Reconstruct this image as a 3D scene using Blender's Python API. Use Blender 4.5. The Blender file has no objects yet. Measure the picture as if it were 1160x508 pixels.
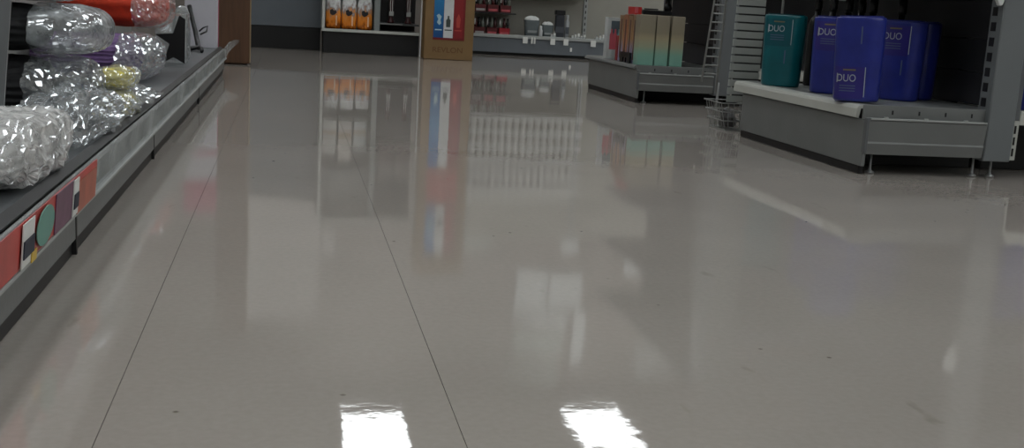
import bpy, bmesh, math, random
from mathutils import Vector, Matrix, noise

random.seed(7)
scene = bpy.context.scene
C = scene.collection
PI = math.pi

# ------------------------------------------------------------------ camera
cam_d = bpy.data.cameras.new('camera')
cam = bpy.data.objects.new('camera', cam_d); C.objects.link(cam)
cam_d.sensor_fit = 'HORIZONTAL'; cam_d.sensor_width = 36.0
cam_d.lens = 36.0 * 1300.0 / 1160.0
cam_d.clip_start = 0.05; cam_d.clip_end = 100
RX = Vector((0.98074305, 0.02043105, 0.19423091))     # rows: world axes expressed in (right, down, forward)
RY = Vector((-0.18668470, -0.19409282, 0.96305597))
RZ = Vector((0.05737507, -0.98077039, -0.18654102))
m = Matrix(((RX[0], -RX[1], -RX[2], 0.0),
            (RY[0], -RY[1], -RY[2], 0.0),
            (RZ[0], -RZ[1], -RZ[2], 0.5),
            (0, 0, 0, 1)))
cam.matrix_world = m
scene.camera = cam

# ------------------------------------------------------------------ world, exposure
w = bpy.data.worlds.new('world'); scene.world = w; w.use_nodes = True
w.node_tree.nodes['Background'].inputs[0].default_value = (0.9, 0.95, 1.0, 1)
w.node_tree.nodes['Background'].inputs[1].default_value = 0.05
scene.view_settings.view_transform = 'Standard'
scene.view_settings.look = 'None'
scene.view_settings.exposure = -0.14
scene.view_settings.gamma = 1.0
scene.view_settings.use_curve_mapping = False
LAMP = 8.0          # radiance of the ceiling light diffusers
CEIL = 3.8

# ------------------------------------------------------------------ materials
def lin(c):
    return tuple(((v/255)/12.92 if v/255 <= .04045 else ((v/255+.055)/1.055)**2.4) for v in c)

MATS = {}
def mat(name, rgb, rough=.5, metal=0, var=.08, scale=8, bump=0, bscale=60, spec=.5, coat=0):
    """plain procedural surface: colour with slight noise variation and optional fine bump"""
    if name in MATS: return MATS[name]
    M = bpy.data.materials.new(name); M.use_nodes = True
    nt = M.node_tree; b = nt.nodes['Principled BSDF']
    c = lin(rgb)
    tc = nt.nodes.new('ShaderNodeTexCoord')
    nz = nt.nodes.new('ShaderNodeTexNoise'); nz.inputs['Scale'].default_value = scale; nz.inputs['Detail'].default_value = 5
    nt.links.new(tc.outputs['Object'], nz.inputs['Vector'])
    rp = nt.nodes.new('ShaderNodeValToRGB')
    rp.color_ramp.elements[0].position = .3; rp.color_ramp.elements[1].position = .7
    rp.color_ramp.elements[0].color = (*[v*(1-var) for v in c], 1)
    rp.color_ramp.elements[1].color = (*[min(1, v*(1+var)) for v in c], 1)
    nt.links.new(nz.outputs['Fac'], rp.inputs['Fac']); nt.links.new(rp.outputs['Color'], b.inputs['Base Color'])
    b.inputs['Roughness'].default_value = rough; b.inputs['Metallic'].default_value = metal
    b.inputs['Specular IOR Level'].default_value = spec
    b.inputs['Coat Weight'].default_value = coat
    if bump:
        n2 = nt.nodes.new('ShaderNodeTexNoise'); n2.inputs['Scale'].default_value = bscale; n2.inputs['Detail'].default_value = 3
        nt.links.new(tc.outputs['Object'], n2.inputs['Vector'])
        bp = nt.nodes.new('ShaderNodeBump'); bp.inputs['Strength'].default_value = bump; bp.inputs['Distance'].default_value = .004
        nt.links.new(n2.outputs['Fac'], bp.inputs['Height']); nt.links.new(bp.outputs['Normal'], b.inputs['Normal'])
    MATS[name] = M
    return M

def ramp_mat(name, stops, rough=.35, axis=2, wob=0):
    """printed gradient along one axis of the thing's own box (generated coordinates)"""
    if name in MATS: return MATS[name]
    M = bpy.data.materials.new(name); M.use_nodes = True
    nt = M.node_tree; b = nt.nodes['Principled BSDF']
    tc = nt.nodes.new('ShaderNodeTexCoord'); sp = nt.nodes.new('ShaderNodeSeparateXYZ')
    nt.links.new(tc.outputs['Generated'], sp.inputs[0])
    rp = nt.nodes.new('ShaderNodeValToRGB'); e = rp.color_ramp.elements
    while len(e) < len(stops): e.new(.5)
    for q, (p, col) in zip(e, stops): q.position = p; q.color = (*lin(col), 1)
    src = sp.outputs[axis]
    if wob:
        oi = nt.nodes.new('ShaderNodeObjectInfo')
        nz = nt.nodes.new('ShaderNodeTexNoise'); nz.noise_dimensions = '4D'; nz.inputs['Scale'].default_value = 5; nz.inputs['Detail'].default_value = 4
        mw = nt.nodes.new('ShaderNodeMath'); mw.operation = 'MULTIPLY'; mw.inputs[1].default_value = 20
        nt.links.new(oi.outputs['Random'], mw.inputs[0]); nt.links.new(mw.outputs[0], nz.inputs['W'])
        nt.links.new(tc.outputs['Generated'], nz.inputs['Vector'])
        ma = nt.nodes.new('ShaderNodeMath'); ma.operation = 'MULTIPLY_ADD'; ma.inputs[1].default_value = wob
        sb = nt.nodes.new('ShaderNodeMath'); sb.operation = 'SUBTRACT'; sb.inputs[1].default_value = .5
        nt.links.new(nz.outputs['Fac'], sb.inputs[0]); nt.links.new(sb.outputs[0], ma.inputs[0]); nt.links.new(src, ma.inputs[2])
        src = ma.outputs[0]
    nt.links.new(src, rp.inputs['Fac']); nt.links.new(rp.outputs['Color'], b.inputs['Base Color'])
    b.inputs['Roughness'].default_value = rough
    MATS[name] = M
    return M

def floor_mat():
    M = bpy.data.materials.new('waxed_vinyl'); M.use_nodes = True
    nt = M.node_tree; b = nt.nodes['Principled BSDF']; L = nt.links.new
    tc = nt.nodes.new('ShaderNodeTexCoord')
    def noise_n(scale, detail=4, stretch=(1, 1, 1), rough=.5):
        mp = nt.nodes.new('ShaderNodeMapping'); mp.inputs['Scale'].default_value = stretch
        L(tc.outputs['Object'], mp.inputs['Vector'])
        n = nt.nodes.new('ShaderNodeTexNoise'); n.inputs['Scale'].default_value = scale
        n.inputs['Detail'].default_value = detail; n.inputs['Roughness'].default_value = rough
        L(mp.outputs[0], n.inputs['Vector']); return n
    def ramp(src, p0, c0, p1, c1):
        r = nt.nodes.new('ShaderNodeValToRGB'); e = r.color_ramp.elements
        e[0].position = p0; e[0].color = (*c0, 1); e[1].position = p1; e[1].color = (*c1, 1)
        L(src, r.inputs['Fac']); return r
    def mul(a, bb, fac=1):
        x = nt.nodes.new('ShaderNodeMix'); x.data_type = 'RGBA'; x.blend_type = 'MULTIPLY'
        x.inputs['Factor'].default_value = fac; L(a, x.inputs['A']); L(bb, x.inputs['B']); return x.outputs['Result']
    a = ramp(noise_n(1.3, 5).outputs['Fac'], .35, lin((164, 157, 150)), .65, lin((171, 164, 157)))
    fine = ramp(noise_n(90, 4).outputs['Fac'], .3, (.93, .93, .93), .7, (1, 1, 1))
    col = mul(a.outputs['Color'], fine.outputs['Color'])
    scuff = ramp(noise_n(14, 3, (1, .35, 1)).outputs['Fac'], .70, (1, 1, 1), .80, (.72, .70, .66))
    col = mul(col, scuff.outputs['Color'])
    vor = nt.nodes.new('ShaderNodeTexVoronoi'); vor.inputs['Scale'].default_value = 11
    L(tc.outputs['Object'], vor.inputs['Vector'])
    speck = ramp(vor.outputs['Distance'], .025, (.45, .43, .40), .055, (1, 1, 1))
    gate = ramp(noise_n(5, 2).outputs['Fac'], .50, (0, 0, 0), .56, (1, 1, 1))
    mx = nt.nodes.new('ShaderNodeMix'); mx.data_type = 'RGBA'
    L(gate.outputs['Color'], mx.inputs['Factor']); mx.inputs['A'].default_value = (1, 1, 1, 1)
    L(speck.outputs['Color'], mx.inputs['B'])
    col = mul(col, mx.outputs['Result'])
    L(col, b.inputs['Base Color'])
    rr = ramp(noise_n(3, 4, (1, .5, 1)).outputs['Fac'], .35, (.02,)*3, .7, (.05,)*3)
    L(rr.outputs['Color'], b.inputs['Roughness'])
    b.inputs['IOR'].default_value = 1.62
    # uneven wax: low ripples that wobble the mirror image
    n1 = noise_n(3.2, 2); n2 = noise_n(34, 3)
    ad = nt.nodes.new('ShaderNodeMath'); ad.operation = 'MULTIPLY_ADD'; ad.inputs[1].default_value = .13
    L(n2.outputs['Fac'], ad.inputs[0]); L(n1.outputs['Fac'], ad.inputs[2])
    n3 = noise_n(55, 3, (1, 2.5, 1))
    a3 = nt.nodes.new('ShaderNodeMath'); a3.operation = 'MULTIPLY_ADD'; a3.inputs[1].default_value = .035
    L(n3.outputs['Fac'], a3.inputs[0]); L(ad.outputs[0], a3.inputs[2]); ad = a3
    bp = nt.nodes.new('ShaderNodeBump'); bp.inputs['Strength'].default_value = 1.0; bp.inputs['Distance'].default_value = .0007
    L(ad.outputs[0], bp.inputs['Height']); L(bp.outputs['Normal'], b.inputs['Normal'])
    return M

def plastic_mat(name, haze=.35, tint=(225, 230, 232), scale=30, gloss=.28):
    """clear film: see-through, patchy milky haze, sharp mirror gloss on its facets"""
    if name in MATS: return MATS[name]
    M = bpy.data.materials.new(name); M.use_nodes = True
    nt = M.node_tree; L = nt.links.new; b = nt.nodes['Principled BSDF']; out = nt.nodes['Material Output']
    tc = nt.nodes.new('ShaderNodeTexCoord')
    n = nt.nodes.new('ShaderNodeTexNoise'); n.inputs['Scale'].default_value = scale; n.inputs['Detail'].default_value = 5
    n.inputs['Roughness'].default_value = .6
    L(tc.outputs['Object'], n.inputs['Vector'])
    r = nt.nodes.new('ShaderNodeMapRange'); r.inputs[1].default_value = .38; r.inputs[2].default_value = .68
    r.inputs[3].default_value = haze*.4; r.inputs[4].default_value = min(1, haze*1.7)
    L(n.outputs['Fac'], r.inputs[0])
    b.inputs['Base Color'].default_value = (*lin(tint), 1); b.inputs['Roughness'].default_value = .35
    t = nt.nodes.new('ShaderNodeBsdfTransparent'); t.inputs[0].default_value = (.96, .97, .97, 1)
    mx = nt.nodes.new('ShaderNodeMixShader')
    L(r.outputs[0], mx.inputs[0]); L(t.outputs[0], mx.inputs[1]); L(b.outputs[0], mx.inputs[2])
    g = nt.nodes.new('ShaderNodeBsdfGlossy'); g.inputs['Roughness'].default_value = .06
    g.inputs['Color'].default_value = (.95, .97, 1, 1)
    m2 = nt.nodes.new('ShaderNodeMixShader'); m2.inputs[0].default_value = gloss
    L(mx.outputs[0], m2.inputs[1]); L(g.outputs[0], m2.inputs[2])
    L(m2.outputs[0], out.inputs['Surface'])
    MATS[name] = M
    return M

def emit_mat(name, rgb, strength):
    M = bpy.data.materials.new(name); M.use_nodes = True
    nt = M.node_tree; nt.nodes.clear()
    o = nt.nodes.new('ShaderNodeOutputMaterial'); e = nt.nodes.new('ShaderNodeEmission')
    e.inputs[0].default_value = (*rgb, 1); e.inputs[1].default_value = strength
    nt.links.new(e.outputs[0], o.inputs[0]); return M

def wood_mat(name, c0, c1, stretch=(14, 14, 1), rough=.5):
    if name in MATS: return MATS[name]
    M = mat(name, c0, rough); nt = M.node_tree
    nz = [n for n in nt.nodes if n.type == 'TEX_NOISE'][0]
    mp = nt.nodes.new('ShaderNodeMapping'); mp.inputs['Scale'].default_value = stretch
    tc = [n for n in nt.nodes if n.type == 'TEX_COORD'][0]
    nt.links.new(tc.outputs['Object'], mp.inputs['Vector']); nt.links.new(mp.outputs[0], nz.inputs['Vector'])
    nz.inputs['Scale'].default_value = 3
    e = [n for n in nt.nodes if n.type == 'VALTORGB'][0].color_ramp.elements
    e[0].color = (*lin(c0), 1); e[1].color = (*lin(c1), 1)
    return M

GREY = mat('painted_grey_steel', (114, 116, 115), .42, var=.05, bump=.1)
GREY_D = mat('darker_grey_steel', (96, 99, 101), .45, var=.05, bump=.1)
GREY_L = mat('light_grey_steel', (165, 168, 166), .4, var=.05)
BLACK = mat('black_vinyl_kick', (15, 15, 17), .45)
DARKPANEL = mat('charcoal_back_panel', (58, 58, 62), .6, var=.08, bump=.2)
OFFWHITE = mat('off_white_steel', (190, 191, 184), .35, var=.04)
WHITE = mat('white_plastic', (222, 224, 222), .35, var=.03)
STEEL = mat('zinc_steel', (170, 172, 172), .35, metal=.8)
WIRE = mat('zinc_wire', (150, 152, 150), .4, metal=.3)
BLACKPL = mat('black_plastic', (20, 20, 22), .35)
FILM = plastic_mat('clear_film', .22)
FILM_W = plastic_mat('milky_film', .6, (240, 239, 237), 24, .22)
CLEAR = plastic_mat('clear_rail_plastic', .22, (215, 220, 220), 5, .06)
PAPER = mat('white_paper', (225, 226, 222), .6, var=.03)
PRINT = mat('dark_print', (45, 48, 62), .6)

# ------------------------------------------------------------------ mesh helpers
class MB:
    def __init__(self): self.v = []; self.f = []
    def add(self, vs, fs):
        o = len(self.v); self.v += [tuple(p) for p in vs]; self.f += [tuple(i+o for i in f) for f in fs]; return self
    def box(self, x0, x1, y0, y1, z0, z1):
        vs = [(x, y, z) for z in (z0, z1) for y in (y0, y1) for x in (x0, x1)]
        return self.add(vs, [(0, 2, 3, 1), (4, 5, 7, 6), (0, 1, 5, 4), (2, 6, 7, 3), (0, 4, 6, 2), (1, 3, 7, 5)])
    def prism(self, poly, axis, a0, a1):
        """polygon of (p,q) pairs extruded along axis 'x' (p=y,q=z), 'y' (p=x,q=z) or 'z' (p=x,q=y)"""
        n = len(poly)
        mk = {'x': lambda a, p, q: (a, p, q), 'y': lambda a, p, q: (p, a, q), 'z': lambda a, p, q: (p, q, a)}[axis]
        vs = [mk(a0, *p) for p in poly] + [mk(a1, *p) for p in poly]
        fs = [tuple(range(n)), tuple(range(2*n-1, n-1, -1))] + [(i, i+n, (i+1) % n+n, (i+1) % n) for i in range(n)]
        return self.add(vs, fs)
    def tube(self, pts, r, n=6):
        pts = [Vector(p) for p in pts]; rings = []
        for i, p in enumerate(pts):
            d = (pts[min(i+1, len(pts)-1)] - pts[max(i-1, 0)]).normalized()
            u = d.cross(Vector((0, 0, 1)))
            if u.length < .05: u = d.cross(Vector((0, 1, 0)))
            u.normalize(); w_ = d.cross(u)
            rings.append([p + r*(math.cos(2*PI*k/n)*u + math.sin(2*PI*k/n)*w_) for k in range(n)])
        vs = [q for rg in rings for q in rg]
        fs = [(i*n+k, i*n+(k+1) % n, (i+1)*n+(k+1) % n, (i+1)*n+k) for i in range(len(pts)-1) for k in range(n)]
        fs += [tuple(range(n-1, -1, -1)), tuple(range((len(pts)-1)*n, len(pts)*n))]
        return self.add(vs, fs)
    def loft(self, rings, cap=True):
        n = len(rings[0]); vs = [p for r in rings for p in r]
        fs = [(i*n+k, i*n+(k+1) % n, (i+1)*n+(k+1) % n, (i+1)*n+k) for i in range(len(rings)-1) for k in range(n)]
        if cap: fs += [tuple(range(n-1, -1, -1)), tuple(range((len(rings)-1)*n, len(rings)*n))]
        return self.add(vs, fs)
    def lathe(self, prof, cx=0, cy=0, n=20):
        return self.loft([[(cx+r*math.cos(2*PI*k/n), cy+r*math.sin(2*PI*k/n), z) for k in range(n)] for r, z in prof])
    def build(self, name, material, parent=None, smooth=False, bevel=0):
        me = bpy.data.meshes.new(name); me.from_pydata(self.v, [], self.f)
        bm = bmesh.new(); bm.from_mesh(me); bmesh.ops.recalc_face_normals(bm, faces=bm.faces)
        if bevel:
            bmesh.ops.bevel(bm, geom=bm.edges[:], offset=bevel, segments=1, profile=.7, affect='EDGES', clamp_overlap=True)
        bm.to_mesh(me); bm.free()
        me.materials.append(material)
        if smooth:
            for p in me.polygons: p.use_smooth = True
        o = bpy.data.objects.new(name, me); C.objects.link(o)
        if parent: o.parent = parent
        return o

def bx(name, material, x0, x1, y0, y1, z0, z1, parent=None, bevel=.002):
    return MB().box(x0, x1, y0, y1, z0, z1).build(name, material, parent, bevel=bevel)

def tag(o, label=None, cat=None, group=None, kind=None):
    if label: o['label'] = label
    if cat: o['category'] = cat
    if group: o['group'] = group
    if kind: o['kind'] = kind
    return o

def thing(name, label, cat, loc=(0, 0, 0), rotz=0, group=None):
    o = bpy.data.objects.new(name, None); C.objects.link(o); o.empty_display_size = .05
    o.location = loc; o.rotation_euler = (0, 0, rotz)
    return tag(o, label, cat, group)

def dup(root, loc, rotz=0, label=None, group=None):
    r = root.copy(); C.objects.link(r); r.location = loc; r.rotation_euler = (0, 0, rotz)
    if label: r['label'] = label
    if group: r['group'] = group
    for ch in list(root.children):
        c = ch.copy(); C.objects.link(c); c.parent = r
        for g in ch.children:
            d = g.copy(); C.objects.link(d); d.parent = c
    return r

def text_mesh(s, size, extrude=0):
    cu = bpy.data.curves.new('lettering', 'FONT'); cu.body = s; cu.size = size; cu.align_x = 'CENTER'; cu.align_y = 'CENTER'
    cu.resolution_u = 4
    o = bpy.data.objects.new('tmp_text', cu); C.objects.link(o)
    dg = bpy.context.evaluated_depsgraph_get()
    me = bpy.data.meshes.new_from_object(o.evaluated_get(dg))
    bpy.data.objects.remove(o); bpy.data.curves.remove(cu)
    return me

# ------------------------------------------------------------------ the room
FLOOR = floor_mat()
XL, XR, YB, YF = -4.2, 9.0, -6.0, 12.1
fl = bx('floor', mat('dark_subfloor', (104, 99, 92), .8), XL, XR, YB, YF+.4, -.06, -.004, bevel=0)
tag(fl, kind='structure')
for a, b in ((XL, -.2020), (-.2010, .2100), (.2110, XR)):
    bx('floor_sheet', FLOOR, a, b, YB, YF+.4, -.0039, 0, fl, bevel=0)
WALLM = mat('warm_wall_paint', (150, 142, 136), .7, var=.04)
SIDEM = mat('side_wall_paint', (150, 150, 146), .7, var=.04)
tag(bx('wall_back', WALLM, XL, XR, YF+.0, YF+.15, 0, CEIL, bevel=0), kind='structure')
tag(bx('wall_left', SIDEM, XL-.15, XL, YB, YF, 0, CEIL, bevel=0), kind='structure')
tag(bx('wall_right', SIDEM, XR, XR+.15, YB, YF, 0, CEIL, bevel=0), kind='structure')
tag(bx('wall_front', SIDEM, XL, XR, YB-.15, YB, 0, CEIL, bevel=0), kind='structure')
tag(bx('ceiling', mat('ceiling_tile', (190, 190, 186), .9, bump=.3, bscale=40), XL, XR, YB, YF, CEIL, CEIL+.1, bevel=0), kind='structure')

DIFF = emit_mat('lamp_diffuser', (.95, .99, 1.0), LAMP)
proto = None
for i in range(-2, 4):
    for j in range(6):
        x, y = .93 + 2.35*i, 10.90 - 2.9*j - (0 if i in (0, 1) else 1.5)
        if not (XL+.5 < x < XR-.5): continue
        lab = 'white ceiling light panel set in the store ceiling'
        if j == 0 and i == 0: lab = 'ceiling light panel whose mirror image lies left of centre on the floor'
        if j == 0 and i == 1: lab = 'ceiling light panel whose mirror image lies right of centre on the floor'
        if proto is None:
            t = thing('ceiling_light', lab, 'ceiling light', (x, y, CEIL), 0, 'ceiling light panels')
            f = MB().box(-.35, -.32, -.63, .63, -.03, -.001).box(.32, .35, -.63, .63, -.03, -.001).box(-.32, .32, -.63, -.60, -.03, -.001).box(-.32, .32, .60, .63, -.03, -.001)
            f.build('frame', WHITE, t)
            bx('diffuser', DIFF, -.32, .32, -.60, .60, -.02, -.005, t, bevel=0)
            proto = t
        else:
            dup(proto, (x, y, CEIL), 0, lab)

# ------------------------------------------------------------------ left shelf run
t = thing('shelf_run', 'long low grey shelf base with clear price rail along the left of the aisle', 'shelf', (-.38, 3.9, 0))
def L(x, y, z): return (x+.38, y-3.9, z)
y_br = [.6, 2.18, 3.44, 5.16, 7.15]
for a, b in zip(y_br[:-1], y_br[1:]):
    a0, b0 = a-3.9, b-3.9
    # kick plate recessed
    bx('kick_strip', BLACK, -.03, -.003, a0+.003, b0-.003, 0.001, .031, t)
    p = [(0, .032), (.004, .034), (.004, .092), (-.012, .098), (-.02, .098), (-.02, .032)]
    MB().prism(p, 'y', a0+.006, b0-.006).build('base_panel', GREY, t)
    bx('deck', GREY_D, -.52, -.022, a0+.002, b0-.002, .146, .158, t)
    bx('panel_joint', BLACK, -.018, .0052, b0-.0055, b0+.0055, .004, .089, t, bevel=0) if b < 7 else None
    bx('back_panel', mat('pale_back_panel', (150, 150, 146), .6), -.555, -.525, a0+.002, b0-.002, 0.002, 1.45, t)
# grey channel behind the price rail, dark gap and clear price rail
MB().prism([(-.02, .099), (.006, .099), (.012, .150), (-.004, .150), (-.010, .128), (-.02, .128)], 'y', -3.29, 3.24).build('lip_channel', GREY, t)
MB().prism([(-.024, .1585), (-.006, .150), (-.004, .156), (-.022, .164)], 'y', -3.29, 3.22).build('deck_gap', BLACK, t)
MB().prism([(.0105, .096), (.0145, .094), (.020, .166), (.016, .168)], 'y', -3.29, 3.25).build('price_rail', CLEAR, t)
# flared curled end of the rail
rings = []
for k in range(9):
    q = k/8; a = q*1.2
    y = 3.25 + .5*q; off = .012 + .05*q*q; lo = .096 + .068*q; hi = .166 + .03*math.sin(q*PI/2)*(1-.3*q)
    rings.append([(off-.003, y, lo), (off+.003, y, lo), (off+.008, y, hi), (off+.002, y, hi)])
MB().loft(rings).build('rail_end', CLEAR, t, smooth=False)
MB().prism([(.006, .093), (.018, .090), (.018, .095), (.006, .099)], 'y', -3.29, 3.25).build('rail_edge', GREY_L, t)
# red printed insert in the price rail
RED = mat('coral_red_print', (188, 70, 64), .4, var=.18, scale=14)
def strip(name, m_, y0, y1, z0=.098, z1=.164, off=.0):
    def X(z): return .0150 + (z-.086)*.075 + off
    return MB().prism([(X(z0), z0), (X(z0)+.0016, z0), (X(z1)+.0016, z1), (X(z1), z1)], 'y', y0-3.9, y1-3.9).build(name, m_, t)
strip('printed_insert', RED, 1.15, 2.31)
strip('printed_insert', mat('plum_print', (108, 66, 92), .4, var=.25, scale=20), 1.90, 2.06, off=.002)
strip('printed_insert', mat('rust_print', (178, 92, 70), .4, var=.2, scale=20), 2.10, 2.30, .094, .152, .002)
for y0, wd in ((1.655, .075), (2.045, .050)):
    strip('price_tag', PAPER, y0, y0+wd, .099, .163, .004)
    strip('tag_print', PRINT, y0+.004, y0+wd-.004, .112, .138, .006)
strip('tag_print', mat('yellow_print', (214, 178, 66), .5), 1.712, 1.745, .096, .112, .006)
# teal oval printed on the insert
n = 20; off = .0205
ov = [(1.815-3.9+.065*math.cos(2*PI*k/n), .132+.030*math.sin(2*PI*k/n)) for k in range(n)]
def Xs(z): return .0150 + (z-.086)*.075 + .0045
MB().add([(Xs(z), y, z) for y, z in ov] + [(Xs(z)+.001, y, z) for y, z in ov],
         [tuple(range(n)), tuple(range(2*n-1, n-1, -1))] + [(i, (i+1) % n, (i+1) % n+n, i+n) for i in range(n)]).build('teal_oval', mat('teal_print', (96, 152, 138), .4), t)

# ------------------------------------------------------------------ plastic-wrapped rolls on the left shelf
def crumple(p, amp, sc, seed):
    """push a point about by creased (ridged) noise so that film breaks into facets"""
    v = Vector(p)
    d = noise.noise_vector((v + Vector((seed, seed*1.7, 0)))*sc*.7)
    q = noise.noise_vector((v + Vector((seed*2.1, seed, 3)))*sc*1.6)
    q = Vector([1-2*abs(c) for c in q]) - Vector((.6, .6, .6))
    return v + amp*.7*d + amp*.7*q

def roll_rings(x0, x1, ry, rz, nseg=40, nring=40, end_pow=2.6, folds=0, fold_amp=0, sq=2.5):
    """closed pillow-like roll along local X, origin at its base"""
    rings = []
    for i in range(nring+1):
        q = i/nring; x = x0 + (x1-x0)*(.5-.5*math.cos(PI*q))
        u = abs((x-(x0+x1)/2)/((x1-x0)/2))
        k = max(.02, (1-u**(end_pow*2.2)))**(1/2.4)
        ring = []
        for s in range(nseg):
            a = 2*PI*s/nseg; c, sn = math.cos(a), math.sin(a)
            c = math.copysign(abs(c)**(2/sq), c); sn = math.copysign(abs(sn)**(2/sq), sn)
            g = 1 + fold_amp*math.sin(folds*a)
            ring.append((x, ry*k*c*g, rz + rz*k*sn*g))
        rings.append(ring)
    return rings

def wrapped_roll(name, label, cat, loc, rotz, length, ry, rz, cloth, film, cap=None, amp=.006, seed=1, folds=9, fold_amp=.02, group=None, inset=.06, smooth=False, freq=26):
    """cloth roll along local X (aisle end at x=0); the film covers the aisle end from x=-cap, or all of it"""
    t = thing(name, label, cat, loc, rotz, group)
    if cloth:
        r = roll_rings(-length+.0, -inset, ry*.93, rz*.93, folds=folds, fold_amp=fold_amp)
        mb = MB().loft([[crumple(p, amp*.25, 18, seed) + Vector((0, 0, rz*.07)) for p in ring] for ring in r])
        mb.build('cloth_roll', cloth, t, smooth=True)
    if film:
        full = roll_rings(-length-.006, 0.0, ry, rz, nseg=64, nring=72)
        if cap: full = [q for q in full if q[0][0] > -cap]
        mb = MB().loft([[crumple(p, amp, freq, seed+5) for p in ring] for ring in full], cap=not cap)
        mb.v = [(x, y, max(.0005, z)) for x, y, z in mb.v]
        mb.build('plastic_wrap', film, t, smooth=smooth)
    return t

def cloth_mat(name, rgb, stripe=40, dark=.55):
    if name in MATS: return MATS[name]
    M = mat(name, rgb, .75, var=.2, scale=25)
    nt = M.node_tree; b = nt.nodes['Principled BSDF']
    tc = [n_ for n_ in nt.nodes if n_.type == 'TEX_COORD'][0]
    wv = nt.nodes.new('ShaderNodeTexWave'); wv.bands_direction = 'Z'; wv.inputs['Scale'].default_value = stripe; wv.inputs['Distortion'].default_value = 2.5
    nt.links.new(tc.outputs['Object'], wv.inputs['Vector'])
    bp = nt.nodes.new('ShaderNodeBump'); bp.inputs['Strength'].default_value = .8; bp.inputs['Distance'].default_value = .006
    nt.links.new(wv.outputs['Fac'], bp.inputs['Height']); nt.links.new(bp.outputs['Normal'], b.inputs['Normal'])
    return M
CL_BLACK = cloth_mat('black_cloth', (24, 24, 27), 16)
CL_RED = cloth_mat('red_cloth', (212, 60, 26), 5)
CL_PURPLE = cloth_mat('purple_cloth', (112, 84, 134), 24)
CL_YEL = cloth_mat('yellow_cloth', (226, 212, 96), 30)
CL_WHITE = cloth_mat('white_cloth', (222, 220, 218), 20)
CL_GREY = cloth_mat('grey_cloth', (128, 128, 128), 20)

DZ = .1585
G1 = 'plastic wrapped rolls on the left shelf'
SPARK = plastic_mat('sparkling_film', .14, (240, 242, 242), 30)
CLOUD = plastic_mat('cloudy_film', .75, (182, 186, 188), 22, .2)
wrapped_roll('wrapped_roll', 'black cloth roll in crinkled clear plastic, lower of the two black ones', 'cloth roll', (-.455, 3.04, DZ), 0, .42, .17, .079, CL_BLACK, FILM, .16, .010, 3, group=G1, inset=.12)
wrapped_roll('wrapped_roll', 'thick black cloth roll with rounded clear plastic end, upper of the two black ones', 'cloth roll', (-.435, 3.06, DZ+.160), 0, .42, .18, .062, CL_BLACK, CLOUD, .175, .004, 11, group=G1, inset=.15, smooth=True, freq=34)
wrapped_roll('wrapped_roll', 'flat grey plastic pack lying on top of the black rolls', 'cloth roll', (-.50, 3.06, DZ+.287), 0, .36, .17, .045, CL_GREY, FILM, None, .006, 17, group=G1)
wrapped_roll('wrapped_roll', 'white crumpled plastic bundle at the front edge of the left shelf', 'plastic bundle', (-.393, 2.10, DZ), 0, .17, .27, .056, CL_WHITE, FILM_W, None, .012, 23, group=G1, inset=.02, freq=22)
wrapped_roll('wrapped_roll', 'clear sparkling crumpled plastic bundle between the white and yellow bundles', 'plastic bundle', (-.388, 2.70, DZ), 0, .16, .30, .047, None, SPARK, None, .017, 29, group=G1, inset=.05)
wrapped_roll('wrapped_roll', 'bright red orange cloth roll in clear plastic on top of the purple one', 'cloth roll', (-.455, 4.85, DZ+.169), 0, .425, .30, .086, CL_RED, SPARK, .13, .008, 31, group=G1, inset=.02)
wrapped_roll('wrapped_roll', 'purple ridged cloth roll in clear plastic under the red one', 'cloth roll', (-.45, 4.42, DZ), 0, .44, .30, .083, CL_PURPLE, FILM, .13, .011, 37, folds=12, fold_amp=.035, group=G1, inset=.08)
wrapped_roll('wrapped_roll', 'pale yellow cloth roll in crinkled plastic, upper of the two yellow ones', 'cloth roll', (-.412, 3.36, DZ+.058), 0, .10, .15, .026, CL_YEL, SPARK, None, .012, 41, group=G1, inset=.012)
wrapped_roll('wrapped_roll', 'pale yellow cloth roll in crinkled plastic resting on the shelf deck', 'cloth roll', (-.388, 3.18, DZ), 0, .11, .17, .026, CL_YEL, SPARK, None, .012, 43, group=G1, inset=.012)
# loose film of the yellow packs draped towards the shelf edge
low = [o for o in C.objects if o.name.startswith('wrapped_roll') and 'resting on the shelf deck' in o.get('label', '')][0]
NX, NY = 22, 80
vs = []
for j in range(NY+1):
    for i in range(NX+1):
        u, q = i/NX, j/NY
        p = Vector((-.125 + .135*u, -.42 + .98*q, .030 + .022*math.sin(PI*u) - .010*u + .012*math.sin(5*q)))
        p = crumple(p, .013, 30, 61)
        p.z = max(p.z, .004 if p.x < -.015 else .013)
        if j in (0, NY) or i in (0, NX): p.z += .004*math.sin(i*1.3+j)
        vs.append(p)
fs = [(j*(NX+1)+i, j*(NX+1)+i+1, (j+1)*(NX+1)+i+1, (j+1)*(NX+1)+i) for j in range(NY) for i in range(NX)]
MB().add(vs, fs).build('loose_film', SPARK, low)

# tilted clear divider at the near end of the shelf
t = thing('shelf_divider', 'grey translucent shelf divider standing tilted at the left edge', 'shelf divider', (-.545, 2.365, DZ))
MB().prism([(-.026, .0), (0, .0), (.043, .50), (.017, .50)], 'y', -.004, .004).build('divider_edge', mat('grey_acrylic', (120, 122, 124), .3), t)
MB().prism([(-.20, .0), (-.027, .0), (.016, .50), (-.20, .50)], 'y', -.002, .002).build('divider_sheet', CLEAR, t)
bx('divider_foot', GREY_D, -.2, .0, -.012, .012, .0005, .006, t)

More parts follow.
